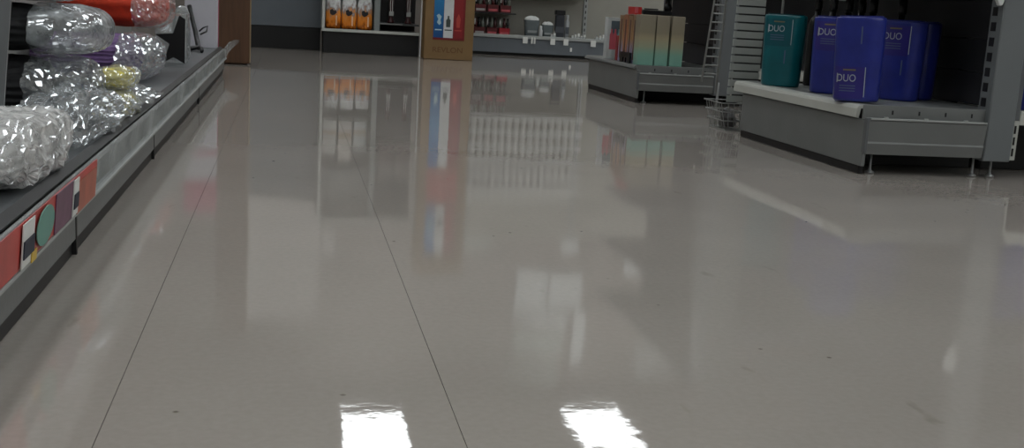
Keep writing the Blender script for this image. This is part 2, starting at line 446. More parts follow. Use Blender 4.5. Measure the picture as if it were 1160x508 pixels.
# star-cut black card in a clear pack
t = thing('blister_pack', 'clear blister pack with black star shaped card on the left shelf', 'package', (-.485, 5.40, DZ), math.radians(4))
st = [(-.065, .002), (-.038, .088), (-.098, .128), (-.022, .136), (.004, .215), (.030, .20), (.028, .002), (-.02, .03)]
MB().prism(st, 'y', -.030, -.022).build('star_card', BLACKPL, t)
MB().loft([[crumple((x, y, z), .004, 30, 7) for x, y in ((-.10, -.015), (.035, -.015), (.04, .01), (.035, .05), (-.10, .05))] for z in (.0045, .06, .12, .19, .225)]).build('clear_shell', SPARK, t)
t = thing('blister_pack', 'clear plastic clamshell pack with rounded white top beside the black star card', 'package', (-.462, 5.72, DZ), math.radians(6))
rg = []
for z, k in ((.0005, .9), (.02, 1), (.15, 1), (.215, .92), (.245, .55), (.252, .2)):
    rg.append([(-.035+.04*k*math.copysign(abs(math.cos(a))**.6, math.cos(a)), .06+.05*k*math.copysign(abs(math.sin(a))**.6, math.sin(a)), z) for a in [2*PI*i/20 for i in range(20)]])
MB().loft(rg).build('clear_shell', plastic_mat('cloudy_shell', .5, (190, 194, 194), 14), t)
bx('white_insert', mat('grey_white_card', (176, 178, 178), .5), -.055, -.015, .03, .09, .01, .20, t)
bx('dark_insert', BLACKPL, -.078, -.062, .02, .10, .004, .215, t)

# black strapped tool
t = thing('strapped_clip', 'black handled tool with thin looped strap lying against the white box', 'tool', (-.485, 6.45, DZ))
MB().tube([(-.05, 0, .012), (.0, .12, .02), (-.03, .3, .10), (-.055, .36, .18), (-.07, .38, .24)], .013, 8).build('handle', BLACKPL, t, smooth=True)
MB().tube([(.0, .28, .085), (.03, .32, .10), (.034, .34, .13), (.01, .33, .12), (-.01, .32, .10)], .005, 6).build('strap', BLACKPL, t, smooth=True)
MB().tube([(.0, .1, .016), (.025, .02, .02), (.035, -.1, .012)], .010, 8).build('tip', BLACKPL, t, smooth=True)

# white carton with magenta top band
t = thing('carton', 'tall white carton with magenta top band at the end of the left shelf', 'box', (-.50, 7.02, DZ))
bx('carton_body', mat('white_carton', (198, 196, 204), .5, var=.04), -.09, .09, -.08, .08, .0005, .66, t)
bx('magenta_band', mat('magenta_print', (178, 42, 96), .45), -.0912, .0912, -.0812, .0812, .288, .31, t)
bx('magenta_band', mat('magenta_print', (178, 42, 96), .45), -.0912, .0912, -.0812, .0812, .46, .655, t)
bx('magenta_edge', mat('magenta_print', (178, 42, 96), .45), .0895, .0925, .066, .082, .001, .288, t, bevel=0)

# tall brown column display past the shelf end
t = thing('display_column', 'tall dark brown wood grain column standing past the left shelf end', 'column', (-.355, 8.22, 0))
WOOD = wood_mat('brown_woodgrain', (78, 52, 34), (98, 68, 46))
bx('column_body', WOOD, -.115, .095, -.15, .15, .012, 1.9, t)
bx('column_foot', mat('dark_brown', (52, 36, 26), .5), -.105, .085, -.14, .14, .0005, .012, t)
bx('corner_strip', mat('tan_edge', (150, 130, 100), .5), .0955, .103, -.15, -.13, .014, 1.9, t)

# ------------------------------------------------------------------ back left: grey cabinet and framed display
t = thing('wall_cabinet', 'plain grey cabinet with black plinth and pale header board at the back left', 'cabinet', (0, 10.75, 0))
bx('plinth', BLACK, -.62, .285, 0, .5, .001, .20, t)
bx('grey_panel', mat('slate_panel', (98, 104, 110), .55, var=.04), -.62, .285, -.01, .5, .202, 1.36, t)
bx('header_board', mat('pale_header', (206, 200, 196), .5, var=.04), -.62, .33, -.06, .3, 1.40, 2.55, t)
bx('header_board', mat('pale_header', (206, 200, 196), .5), .335, .48, -.06, .3, 1.66, 1.92, t)
bx('header_rail', GREY_L, -.62, .285, -.03, .3, 1.362, 1.398, t)

t = thing('display_cabinet', 'white framed two bay display cabinet on a black plinth at the back', 'display cabinet', (.73, 10.42, 0))
bx('plinth', BLACK, -.43, .42, .01, .5, .001, .188, t)
FR = mat('cabinet_frame', (196, 198, 192), .4, var=.03)
bx('bottom_rail', FR, -.445, .42, -.02, .01, .188, .213, t)
bx('cabinet_floor', mat('cabinet_floor', (60, 58, 56), .5), -.43, .42, .012, .5, .19, .212, t)
bx('frame_post', FR, -.445, -.42, -.02, .012, .214, 1.5, t)
bx('frame_post', WHITE, .424, .452, -.04, -.008, .001, 1.62, t)
bx('divider', mat('divider_grey', (128, 134, 132), .5), .015, .065, -.005, .5, .2135, 1.5, t)
bx('top_rail', FR, -.445, .42, -.02, .5, 1.502, 1.53, t)
bx('bay_back', mat('bay_back_pale', (190, 192, 190), .5), -.42, .014, .40, .43, .2135, 1.5, t)
bx('bay_back', mat('bay_back_dark', (24, 22, 24), .5), .066, .42, .40, .43, .2135, 1.5, t)
bx('side_panel', mat('divider_grey', (128, 134, 132), .5), -.45, -.425, .02, .5, .2135, 1.5, t)
bx('shelf', mat('shelf_grey', (140, 142, 140), .45), -.418, .014, .02, .40, .60, .615, t)
bx('shelf', mat('shelf_grey', (140, 142, 140), .45), -.418, .014, .02, .40, 1.05, 1.065, t)
bx('shelf', mat('shelf_dark', (70, 72, 72), .4), .067, .42, .03, .40, .268, .285, t)
bx('shelf_edge', mat('shelf_edge_metal', (150, 150, 148), .3, metal=.5), .067, .27, .018, .03, .272, .282, t)
bx('shelf', mat('shelf_dark', (70, 72, 72), .4), .067, .42, .02, .40, .80, .815, t)

# amber pouches in the left bay
POUCH = ramp_mat('amber_pouch', [(0, (150, 74, 12)), (.18, (226, 128, 30)), (.46, (232, 146, 60)), (.62, (150, 130, 120)), (.8, (206, 206, 206)), (1, (226, 226, 224))], .25, wob=1.1)
for i, x in enumerate((.385, .525, .665)):
    lab = ['amber pouch with dark emblem beside the white frame post', 'amber pouch with dark emblem, middle of the three', 'amber pouch with dark emblem beside the grey divider'][i]
    t = thing('amber_pouch', lab, 'pouch', (x, 10.50, .2125), 0, 'amber pouches in the display cabinet')
    rg = []
    for z, wx, wy in ((.0008, .060, .030), (.02, .067, .036), (.10, .068, .034), (.17, .067, .026), (.225, .064, .014), (.26, .056, .005), (.275, .056, .003)):
        rg.append([(wx*math.copysign(abs(math.cos(a))**.5, math.cos(a)), wy*math.copysign(abs(math.sin(a))**.7, math.sin(a)), z) for a in [2*PI*k/24 for k in range(24)]])
    MB().loft(rg).build('pouch_body', POUCH, t, smooth=True)
    em = [(-.028, .13), (-.01, .115), (.012, .122), (.03, .14), (.02, .165), (.006, .155), (-.012, .172), (-.03, .16)]
    MB().prism(em, 'y', -.040, -.031).build('dark_emblem', mat('emblem_black', (34, 26, 26), .5), t)
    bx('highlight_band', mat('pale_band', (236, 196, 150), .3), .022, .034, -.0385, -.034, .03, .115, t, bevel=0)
    MB().prism([(-.05, .245), (-.02, .235), (.0, .27), (-.04, .272)], 'y', -.014, -.008).build('white_seal', WHITE, t)

# pale cartons on the upper shelf and dark packs on the right
for i, (x, wd, h, c) in enumerate(((.38, .12, .30, (206, 204, 198)), (.52, .12, .36, (196, 190, 182)), (.655, .11, .26, (186, 190, 188)))):
    lab = ['shorter white carton on the cabinet shelf above the amber pouches', 'tallest cream carton on the cabinet shelf above the amber pouches', 'smallest grey white carton on the cabinet shelf above the amber pouches'][i]
    t = thing('carton', lab, 'box', (x, 10.56, .6155), 0, 'cartons inside the display cabinet')
    bx('carton_body', mat('pale_carton_%d' % i, c, .5), -wd/2, wd/2, -.06, .06, .0005, h, t)
    bx('carton_band', mat('tan_band', (170, 140, 110), .5), -wd/2-.0008, wd/2+.0008, -.0608, .0608, h*.3, h*.42, t, bevel=0)
for i, x in enumerate((.90, 1.055)):
    lab = ['dark hair tool with pale tag beside the grey cabinet divider', 'dark hair tool with pale tag beside the white pole'][i]
    t = thing('hanging_tool', lab, 'hair tool', (x, 10.52, .2855), 0, 'dark tools in the display cabinet')
    MB().lathe([(.030, .0005), (.034, .012), (.020, .03), (.016, .10), (.020, .16), (.026, .26), (.018, .30)], n=14).build('tool_body', mat('oxblood_plastic', (60, 24, 26), .35), t, smooth=True)
    bx('pale_tag', mat('tag_grey', (170, 172, 170), .5), -.020, .020, -.042, -.037, .065, .105, t)
    MB().tube([(-.008, -.040, .105), (-.012, -.038, .16), (-.010, -.03, .22)], .0025, 5).build('tag_cord', WHITE, t)
    MB().tube([(.008, -.040, .105), (.006, -.038, .16), (.008, -.03, .22)], .0025, 5).build('tag_cord', WHITE, t)
for i, x in enumerate((.90, 1.05)):
    t = thing('carton', ['dark maroon carton on the upper cabinet shelf beside the divider', 'dark maroon carton on the upper cabinet shelf beside the white pole'][i], 'box', (x, 10.56, .8155), 0, 'cartons inside the display cabinet')
    bx('carton_body', mat('maroon_carton', (80, 52, 52), .5), -.06, .06, -.06, .06, .0005, .30, t)
    bx('carton_band', mat('grey_band', (150, 146, 144), .5), -.0608, .0608, -.0608, .0608, .20, .26, t, bevel=0)

# ------------------------------------------------------------------ cardboard floor display
t = thing('floor_display', 'tan cardboard floor display with blue, white and red poster panels', 'floor display', (1.37, 10.24, 0))
CARD = mat('tan_cardboard', (128, 100, 62), .6, var=.07, scale=5, bump=.15)
bx('cardboard_body', CARD, -.205, .23, -.10, .30, .0008, 1.95, t, bevel=.004)
MAROON = mat('dark_red_print', (118, 20, 24), .45, var=.15)
BLUEP = ramp_mat('blue_print', [(0, (10, 70, 130)), (.5, (40, 130, 186)), (1, (20, 92, 160))], .4)
WHITEP = mat('white_print', (206, 208, 208), .4, var=.06)
def poster(z0, z1, fr=1.0):
    p = bx('poster', MAROON, -.13, .148, -.104, -.1005, z0, z1, t, bevel=0)
    h = z1-z0
    bx('blue_panel', BLUEP, -.128, -.042, -.1056, -.1042, z0+.05*h*fr, z1, p, bevel=0)
    wpn = bx('white_panel', WHITEP, -.040, .044, -.1060, -.1042, z0+.05*h*fr, z1, p, bevel=0)
    bx('red_panel', mat('red_print', (134, 26, 30), .45, var=.1), .046, .130, -.1054, -.1042, z0+.05*h*fr, z1, p, bevel=0)
    # pictures: a pale swirl on blue, dark bottle on white, faint figure on red
    sw = [(-.100, .40), (-.080, .34), (-.062, .38), (-.070, .46), (-.060, .54), (-.085, .60), (-.105, .56), (-.090, .48)]
    MB().prism([(x, z0+h*q*fr) for x, q in sw], 'y', -.1066, -.1057).build('pale_picture', mat('pale_swirl', (170, 200, 210), .4), p)
    bt = [(-.018, .30), (.018, .30), (.020, .46), (.008, .50), (.008, .56), (-.008, .56), (-.008, .50), (-.020, .46)]
    MB().prism([(x, z0+h*q*fr) for x, q in bt], 'y', -.1068, -.1061).build('dark_picture', mat('dark_bottle_print', (70, 78, 74), .4), p)
    fg = [(.075, .30), (.102, .30), (.108, .50), (.090, .62), (.070, .50)]
    MB().prism([(x, z0+h*q*fr) for x, q in fg], 'y', -.1062, -.1055).build('faint_picture', mat('rose_print', (176, 66, 56), .4), p)
    for a, b, mm in ((-.115, -.055, 'pale_swirl'), (-.03, .034, 'dark_bottle_print'), (.058, .118, 'rose_print')):
        bx('print_line', MATS[mm], a, b, -.1068, -.1061, z0+.22*h*fr, z0+.245*h*fr, p, bevel=0)
poster(.172, .97, .47)
bx('poster', mat('rose_red_print', (176, 60, 56), .45, var=.2), -.13, .148, -.104, -.1005, 1.0, 1.27, t, bevel=0)
poster(1.29, 1.76)
me = text_mesh('REVLON', .085)
me.materials.append(mat('brown_print', (104, 70, 36), .6))
o = bpy.data.objects.new('lettering', me); C.objects.link(o); o.parent = t
o.rotation_euler = (PI/2, 0, 0); o.location = (.005, -.1012, .083); o.scale = (.85, .78, 1)
o['label'] = 'brown capital lettering'

# ------------------------------------------------------------------ back wall shelving
t = thing('wall_shelving', 'grey wall shelving with pale back panel behind the cardboard display', 'shelving', (2.5, 11.7, 0))
X0, X1 = -.72, 1.5
bx('kick_strip', BLACK, X0, X1, -.02, .0, .001, .03, t)
bx('base_panel', mat('blue_grey_steel', (104, 110, 116), .42, var=.04), X0, X1, -.05, -.02, .03, .175, t)
bx('base_deck', GREY_D, X0, X1, -.05, .33, .178, .196, t)
bx('price_rail', GREY_L, X0, X1, -.068, -.052, .178, .212, t)
PALE = mat('pale_shelf_back', (158, 155, 145), .55, var=.03)
bx('back_panel', PALE, X0, .555, .31, .34, .20, 2.0, t)
bx('back_panel', PALE, .60, X1, .31, .34, .20, 2.0, t)
up = bx('upright', GREY_L, .557, .598, .29, .34, .20, 2.0, t)
for k in range(28):
    bx('slot', BLACK, .572, .583, .2885, .2905, .215+k*.062, .245+k*.062, up, bevel=0)
for z in (.425,):
    bx('shelf', BLACKPL, X0, -.23, -.03, .31, z-.012, z, t)
for z in (.66, .81, .96, 1.11, 1.26, 1.41):
    bx('shelf', OFFWHITE, X0, .55, .0, .31, z-.018, z, t)
    bx('price_rail', WHITE, X0, .55, -.012, -.0005, z-.03, z+.008, t)
# price tags on the base rail
for px, w_ in ((-.128, .05), (-.058, .018), (-.03, .018), (.16, .05), (.30, .05), (.59, .055)):
    bx('price_tag', PAPER, px-w_/2, px+w_/2, -.0705, -.0685, .132, .196, t, bevel=0)
bx('price_tag', PAPER, .352, .372, -.053, -.0505, .07, .11, t, bevel=0)

# black and red packs, two rows of three
PK = [(-.655, 'nearest the cardboard display'), (-.525, 'in the middle of three'), (-.395, 'beside the bare pale panel')]
for row, (zb, rn) in enumerate(((.1965, 'lower'), (.4255, 'upper'))):
    for i, (px, where) in enumerate(PK):
        t = thing('bottle_pack', 'black and red bottle pack on the %s shelf, %s' % (rn, where), 'package', (2.5+px+.065, 11.78, zb), 0, 'black and red packs on the back shelves')
        red = (168, 34, 46) if (row == 0 and i == 2) else (92, 30, 32)
        bx('tray', mat('tray_red_%d' % red[0], red, .4), -.056, .056, -.05, .05, .0005, .075, t)
        bx('tray_label', mat('label_grey', (170, 166, 164), .5) if i == 0 else mat('rose_label', (196, 90, 96), .5), -.045, .045, -.0518, -.0502, .012, .034, t, bevel=0)
        for k, bxx in enumerate((-.036, 0, .036)):
            b = MB().lathe([(.015, .076), (.0165, .085), (.0165, .125), (.008, .137), (.008, .15), (.0095, .152), (.0095, .175)], bxx, -.012, 12).build('bottle', [mat('maroon_glass', (70, 22, 24), .25), mat('black_glass', (24, 22, 24), .2), mat('green_grey_glass', (110, 116, 108), .3)][(i+k+row) % 3], t, smooth=True)
        MB().prism([(-.054, .10), (-.046, .10), (-.043, .155), (-.048, .168), (-.056, .15)], 'y', -.04, -.034).build('pale_flap', mat('pale_flap', (198, 194, 190), .4), t)

# clear tubs and dark bottles on the base deck
def tub(x, label, w_, h, mcol):
    t = thing('clear_tub', label, 'container', (x, 11.76, .1965), 0, 'clear tubs on the back shelf')
    rg = []
    for z, k in ((.0005, .78), (.01, .82), (h*.75, 1.0), (h*.78, 1.04), (h*.8, 1.0)):
        rg.append([(w_/2*k*math.copysign(abs(math.cos(a))**.55, math.cos(a)), .05*k*math.copysign(abs(math.sin(a))**.55, math.sin(a)), z) for a in [2*PI*i/24 for i in range(24)]])
    MB().loft(rg).build('tub_body', mcol, t, smooth=False)
    rg = [[crumple((w_/2*k*math.cos(a), .05*k*math.sin(a), z), .006, 40, x) for a in [2*PI*i/24 for i in range(24)]] for z, k in ((h*.8, .95), (h*.9, .9), (h*.98, .5), (h, .1))]
    MB().loft(rg).build('white_filling', WHITE, t)
    bx('tub_label', mat('label_silver', (150, 156, 156), .4), -w_*.3, w_*.3, -.0555, -.0515, h*.2, h*.32, t, bevel=0)
tub(2.455, 'grey clear tub with white filling beside the black red packs', .16, .215, mat('smoke_tub', (104, 112, 114), .2))
tub(2.622, 'low grey tub with white filling beside the tall black bottle', .125, .165, mat('smoke_tub', (104, 112, 114), .2))
t = thing('tall_bottle', 'tall black boxy bottle on the back wall shelf', 'bottle', (2.752, 11.77, .1965), 0)
bx('bottle_body', mat('charcoal_bottle', (52, 54, 60), .35), -.045, .045, -.035, .035, .0005, .24, t, bevel=.008)
bx('bottle_cap', BLACKPL, -.052, .05, -.036, .036, .241, .288, t, bevel=.006)
bx('pale_band', mat('slate_band', (82, 86, 92), .4), -.0455, .0455, -.0358, -.0352, .06, .12, t, bevel=0)
t = thing('slim_bottle', 'slim grey white bottle beside the tall black bottle', 'bottle', (2.832, 11.77, .1965), 0)
MB().lathe([(.020, .0005), (.024, .006), (.024, .17), (.014, .195), (.014, .20), (.016, .203), (.016, .245)], n=16).build('bottle_body', mat('silver_bottle', (172, 176, 178), .3), t, smooth=True)
bx('label_band', mat('slate_band', (82, 86, 92), .4), -.018, .018, -.0262, -.0245, .05, .12, t, bevel=0)
t = thing('slim_bottle', 'small pale bottle between the two clear tubs', 'bottle', (2.545, 11.71, .1965), 0)
MB().lathe([(.018, .0005), (.02, .005), (.02, .07), (.012, .09), (.012, .12)], n=14).build('bottle_body', mat('pale_bottle', (196, 198, 198), .3), t, smooth=True)
# low clear trays with pale lettering card along the deck
for i, (x0, x1) in enumerate(((2.64, 2.70), (2.86, 3.02), (3.12, 3.26))):
    lab = ['narrow clear tray with pale cards in front of the low tub', 'wide clear tray with pale cards beside the slim bottle', 'clear tray with pale cards right of the slotted upright'][i]
    t = thing('clear_tray', lab, 'tray', ((x0+x1)/2, 11.69, .1965), 0, 'clear trays on the back shelf')
    hw = (x1-x0)/2
    MB().box(-hw, hw, -.03, .03, .0005, .004).box(-hw, hw, -.03, -.027, .004, .03).box(-hw, hw, .027, .03, .004, .03).build('tray_body', CLEAR, t)
    nn = max(2, int(hw*2/.03))
    for k in range(nn):
        xk = -hw + (k+.5)*2*hw/nn
        bx('pale_card', PAPER, xk-.010, xk+.010, -.02, -.016, .0045, .04 + .012*((k*7) % 3), t, bevel=0)
        bx('pale_card', mat('grey_card', (150, 150, 146), .5), xk-.009, xk+.009, .0, .004, .0045, .055 + .01*((k*5) % 3), t, bevel=0)

# upper rows of pale tubes (their mirror image shows in the floor)
proto = None
names = {.66: 'lowest', .81: 'second lowest', .96: 'third lowest', 1.11: 'third highest', 1.26: 'second highest', 1.41: 'highest'}
for z in names:
    for k in range(16):
        loc = (2.5-.675+k*.0755, 11.74, z+.0005)
        lab = 'white capped tube in the row on the %s upper back shelf' % names[z]
        gp = 'white tubes on the %s upper back shelf' % names[z]
        if proto is None:
            proto = thing('capped_tube', lab, 'tube', loc, 0, gp)
            MB().lathe([(.020, 0), (.024, .005), (.024, .03), (.026, .034), (.026, .09), (.022, .10)], n=12).build('tube_body', mat('cream_tube', (206, 205, 198), .35), proto, smooth=True)
            MB().lathe([(.013, .1005), (.014, .103), (.014, .122), (.011, .125)], n=12).build('tube_cap', WHITE, proto, smooth=True)
        else:
            dup(proto, loc, 0, lab, gp)

# signs on the back wall above the shelving
def sign(label, x0, x1, z0, z1, m_=WHITE):
    t = thing('wall_sign', label, 'sign', ((x0+x1)/2, 12.098, z0), 0)
    bx('sign_board', m_, -(x1-x0)/2, (x1-x0)/2, -.02, -.001, 0, z1-z0, t)
    bx('sign_frame', GREY_L, -(x1-x0)/2-.01, (x1-x0)/2+.01, -.008, -.001, -.012, -.0005, t)
SG = mat('sage_board', (186, 194, 186), .5)
sign('pale green board on the back wall behind the cardboard display', 1.93, 2.22, 1.66, 2.10, SG)
sign('white board on the back wall, left of the pair', 2.52, 2.88, 2.38, 2.78)
sign('white board on the back wall, right of the pair', 2.90, 3.27, 2.38, 2.78)
sign('narrow white strip board directly above the board pair', 2.48, 3.14, 2.81, 2.89)
sign('shorter white strip board, second above the board pair', 2.60, 3.14, 2.925, 3.02)
sign('small white board beside the slotted shelf upright', 3.0, 3.2, 2.03, 2.16)
sign('pale green board high on the back wall, second from the ceiling', 2.52, 3.10, 3.08, 3.36, SG)
sign('pale green board high on the back wall just under the ceiling', 2.43, 3.05, 3.46, 3.72, SG)
sign('tall narrow white board right of the strip boards', 3.20, 3.34, 2.81, 3.44)
sign('large pale board high on the right of the back wall', 3.95, 4.5, 3.25, 3.65)
sign('pale board on the back wall far right', 3.75, 4.05, 1.95, 2.4)

# ------------------------------------------------------------------ end cap shelf units (right of the aisle)
def end_cap(label, y0, y1, deck, nfeet, upper=(.66, 1.02, 1.38), post=True, lip=OFFWHITE, lh=.045):
    """aisle face at x=1.93, deck to the back panel at x=2.5; y0 is the side towards the camera"""
    t = thing('end_cap_shelf', label, 'shelf unit', (1.93, y0, 0))
    W, D = .57, y1-y0
    # aisle-facing base: kick strip and panel
    bx('kick_strip', BLACK, .004, .02, .002, D-.004, .001, .028, t)
    bx('aisle_panel', GREY, 0, .014, -.02, D, .029, deck-lh-.002, t)
    # white shelf lip along the aisle with a rolled front
    dz = deck
    pr = [(-.012, dz-lh+.002), (-.002, dz-lh), (.004, dz-.012), (.05, dz-.012), (.05, dz), (.004, dz), (-.006, dz-.004), (-.011, dz-.014)]
    MB().prism(pr, 'y', .03, D+.08).build('shelf_lip', lip, t)
    bx('deck', GREY, .0505, W, .004, D+.10, dz-.012, dz, t)
    # camera-side flange with notches
    fl_ = bx('deck_flange', GREY, -.004, W-.07, -.006, .003, dz-.045, dz+.004, t, bevel=.001)
    for k in range(4):
        bx('notch', BLACK, .10+k*.10, .106+k*.10, -.0072, -.005, dz-.026, dz-.012, fl_, bevel=0)
    # camera-side folded panel with a crease
    zt, zb = dz-.042, .072
    pr = [(-.028, zt), (-.012, zt+.004), (-.008, zt-.004), (-.010, zb), (-.022, zb), (-.030, zb+.038), (-.026, zb+.044), (-.034, zt-.006)]
    MB().prism([(y, z) for y, z in pr], 'x', .008, W-.12).build('side_panel', GREY, t)
    bx('panel_hem', GREY_L, .010, W-.122, -.037, -.027, zt-.002, zt+.004, t, bevel=.001)
    for k in range(3):
        bx('hook', GREY_L, .06+k*.15, .075+k*.15, -.034, -.028, zt+.004, zt+.009, t, bevel=0)
    bx('corner_trim', GREY_D, -.004, .008, -.036, -.016, zb+.006, zt+.004, t, bevel=.001)
    # levelling feet
    for fx in (.062, .455, .525)[:nfeet]:
        MB().lathe([(.016, .0005), (.016, .006), (.006, .011), (.0045, .02), (.0045, .12)], fx, .03, 12).build('levelling_foot', STEEL, t, smooth=True)
    bx('rear_kick', BLACK, .03, W+.02, .26, .30, .001, dz-.02, t)
    # back panels: stacked charcoal sheets with joints
    zz = [dz+.002, dz+.125, dz+.245, .62, .86, 1.10, 1.34, 1.58]
    for a, b in zip(zz[:-1], zz[1:]):
        bx('back_panel', DARKPANEL, W, W+.02, .06, D+.10, a+.002, b-.002, t, bevel=.002)
    # upright post towards the camera with slots on its inner edge
    for yy in ((-.03, .045),) if post else ():
        u = bx('upright', mat('upright_grey', (112, 116, 118), .42, var=.04), W-.115, W-.012, yy[0], yy[1], .062, 1.62, t, bevel=.004)
        for k in range(26):
            bx('slot', BLACK, W-.1165, W-.1135, .002, .03, .25+k*.052, .28+k*.052, u, bevel=0)
    bx('upright', GREY_D, W-.05, W-.002, D+.101, D+.13, .002, 1.62, t)
    for z in upper:
        bx('upper_shelf', GREY_D, .20, W-.003, .065, D+.08, z, z+.014, t)
        bx('price_rail', GREY_D, .185, .198, .06, D+.08, z-.02, z+.018, t)
    bx('top_cap', GREY_D, W-.115, W+.02, -.03, D+.13, 1.621, 1.65, t)
    return t

near = end_cap('nearest grey end shelf unit holding blue and teal packs', 3.62, 4.70, .235, 3)
far = end_cap('farther grey end shelf unit holding gold and teal gradient boxes', 6.27, 7.34, .21, 1, lip=GREY, lh=.02)

# gondola run behind the near end cap
def run(label, y0, deck, lab_cat='shelf unit'):
    t = thing('shelf_run', label, lab_cat, (2.53, y0, 0))
    bx('slotted_strip', OFFWHITE, -.036, -.008, -.015, -.009, .066, .205, t, bevel=.001)
    bx('slotted_strip', GREY_D, -.036, -.008, -.012, -.006, .206, 1.6, t, bevel=.001)
    for k in range(3):
        bx('slot', BLACK, -.025, -.018, -.0165, -.0145, .080+k*.04, .108+k*.04, t, bevel=0)
    bx('deck', OFFWHITE, .0, 1.6, .02, .40, deck-.014, deck, t)
    bx('shelf_lip', OFFWHITE, -.005, 1.6, -.01, .018, deck-.045, deck+.004, t)
    bx('back_panel', DARKPANEL, .03, 1.6, .42, .44, .02, 1.58, t)
    bx('kick_strip', BLACK, .03, 1.6, .24, .26, .001, deck-.05, t)
    bx('rear_board', DARKPANEL, .03, 1.6, .46, .98, .02, 1.58, t)
    for z in (.66, 1.02, 1.38):
        bx('upper_shelf', GREY_D, .0, 1.6, .06, .41, z, z+.014, t)
        bx('price_rail', GREY_D, .0, 1.6, .045, .058, z-.02, z+.018, t)
    return t
run('side shelf run with white slotted strip right of the grey post', 3.63, .235)
run('side shelf run behind the gold boxes, joined to the farther end shelf', 6.29, .21)

# ------------------------------------------------------------------ duo packs
def pack_mats(kind):
    if kind == 'teal': return mat('teal_sleeve', (8, 92, 100), .28, var=.15, scale=14), mat('teal_label', (6, 82, 92), .3), mat('teal_cap', (6, 72, 80), .3)
    return mat('blue_sleeve', (36, 46, 128), .28, var=.15, scale=14), mat('violet_label', (48, 42, 122), .3), mat('blue_cap', (34, 42, 120), .3)
WTXT = mat('pale_lettering', (168, 176, 182), .4)
GTXT = mat('grey_lettering', (84, 98, 130), .4)
TXT = text_mesh('DUO', .05)
def make_pack(kind, label, loc, rotz, front=True, tilt=None, group='blue and teal twin packs on the near end shelf', lean=0, low=0):
    body, lab, cap = pack_mats(kind)
    t = thing('twin_pack', label, 'twin pack', loc, rotz, group)
    wt, wb, d, h = .176, .158, .098, .292
    def width(z): return wb + (wt-wb)*min(1, max(0, z/h))**.7
    def surf(s, z, off=0):
        r = d/2; a = width(z)/2 - r
        if abs(s) <= a: return Vector((s, -r-off, z))
        th = (abs(s)-a)/r; sg = 1 if s > 0 else -1
        return Vector((sg*(a+(r+off)*math.sin(th)), -(r+off)*math.cos(th), z))
    per = lambda z: 2*(width(z)-d) + PI*d
    rg = []
    for z, k in ((.0006, .94), (.006, .99), (.012, 1), (.07, 1), (.14, 1), (.21, 1), (.28, 1), (.288, .985), (.292, .95)):
        r = d/2*k; a = width(z)/2*k - r; ring = []
        for i in range(14): th = -PI/2 + PI*i/13; ring.append((a+r*math.cos(th), r*math.sin(th), z))
        for i in range(14): th = PI/2 + PI*i/13; ring.append((-a+r*math.cos(th), r*math.sin(th), z))
        rg.append(ring)
    MB().loft(rg).build('sleeve', body, t, smooth=True)
    MB().loft([[(x*.9, y*.88, z) for x, y, _ in rg[4]] for z in (.2925, .2965)]).build('top_cap', cap, t)
    def patch(name, m_, s0, s1, z0, z1, off):
        ns = 8
        vs = [surf(s0+(s1-s0)*i/ns, z, o_) for o_ in (off, off-.0006) for z in (z0, z1) for i in range(ns+1)]
        q = ns+1
        fs = [(i, i+1, q+i+1, q+i) for i in range(ns)]
        MB().add(vs, fs).build(name, m_, t, smooth=True)
    if front:
        b0 = low
        patch('label_panel', lab, -.070, .040, .165+b0, .275+b0, .0006)
        me = TXT.copy()
        for v in me.vertices:
            v.co = surf(v.co.x*.62-.022, .235+b0+v.co.y*.72, .0016)
        me.materials.append(WTXT)
        o = bpy.data.objects.new('lettering', me); C.objects.link(o); o.parent = t
        patch('print_line', WTXT, -.058, -.054, .220+b0, .252+b0, .0016)
        patch('print_line', mat('bronze_lettering', (120, 110, 84), .4), -.035, .010, .262+b0, .267+b0, .0016)
        for q in (.208, .199, .190): patch('print_line', GTXT, -.045, .012, q+b0, q+.003+b0, .0016)
        patch('print_line', WTXT, .042, .0445, .172+b0, .275+b0, .0016)
        patch('print_line', GTXT, .020, .025, (.095 if not low else .2), (.150 if not low else .26), .0016)
    if lean:
        t.rotation_euler = (0, 0, 0)
        t.rotation_euler = lean
    return t

DK = .2355
face = -math.radians(40)   # fronts turned towards the aisle
make_pack('teal', 'teal twin bottle pack lettered DUO at the far end of the white lip', (2.02, 4.53, DK), face)
make_pack('blue', 'upright blue twin pack lettered DUO beside the teal one', (2.075, 4.18, DK), face)
make_pack('blue', 'large blue twin pack jutting out over the corner of the shelf lip', (1.972, 3.77, DK+.004), 0, lean=(math.radians(0), math.radians(-2), math.radians(-46)), low=-.155)
make_pack('blue', 'blue twin pack standing right behind the one jutting out', (2.245, 3.98, DK), math.radians(-48))
make_pack('blue', 'dark blue twin pack farthest right, in shade by the back panel', (2.38, 4.10, DK), math.radians(-70))
make_pack('blue', 'blue twin pack on the side shelf at the right picture edge', (2.66, 3.76, .2355), math.radians(0), group='twin packs on other shelves')

# tall black bottles in the shade behind the packs
proto = None
bl = [(2.22, 4.66), (2.28, 4.50), (2.32, 4.37), (2.40, 4.62), (2.42, 4.32), (2.17, 4.42)]
for i, (x, y) in enumerate(bl):
    lab = 'tall black bottle standing in the shade behind the twin packs'
    gp = 'black bottles behind the twin packs'
    if proto is None:
        proto = thing('tall_bottle', lab, 'bottle', (x, y, DK), 0, gp)
        MB().lathe([(.030, .0005), (.034, .006), (.034, .26), (.028, .285), (.014, .30), (.014, .32)], n=18).build('bottle_body', BLACKPL, proto, smooth=True)
        MB().lathe([(.016, .3205), (.017, .33), (.017, .375), (.013, .382)], n=14).build('bottle_cap', mat('black_gloss', (26, 26, 28), .2), proto, smooth=True)
    else:
        dup(proto, (x, y, DK), 0, lab, gp)

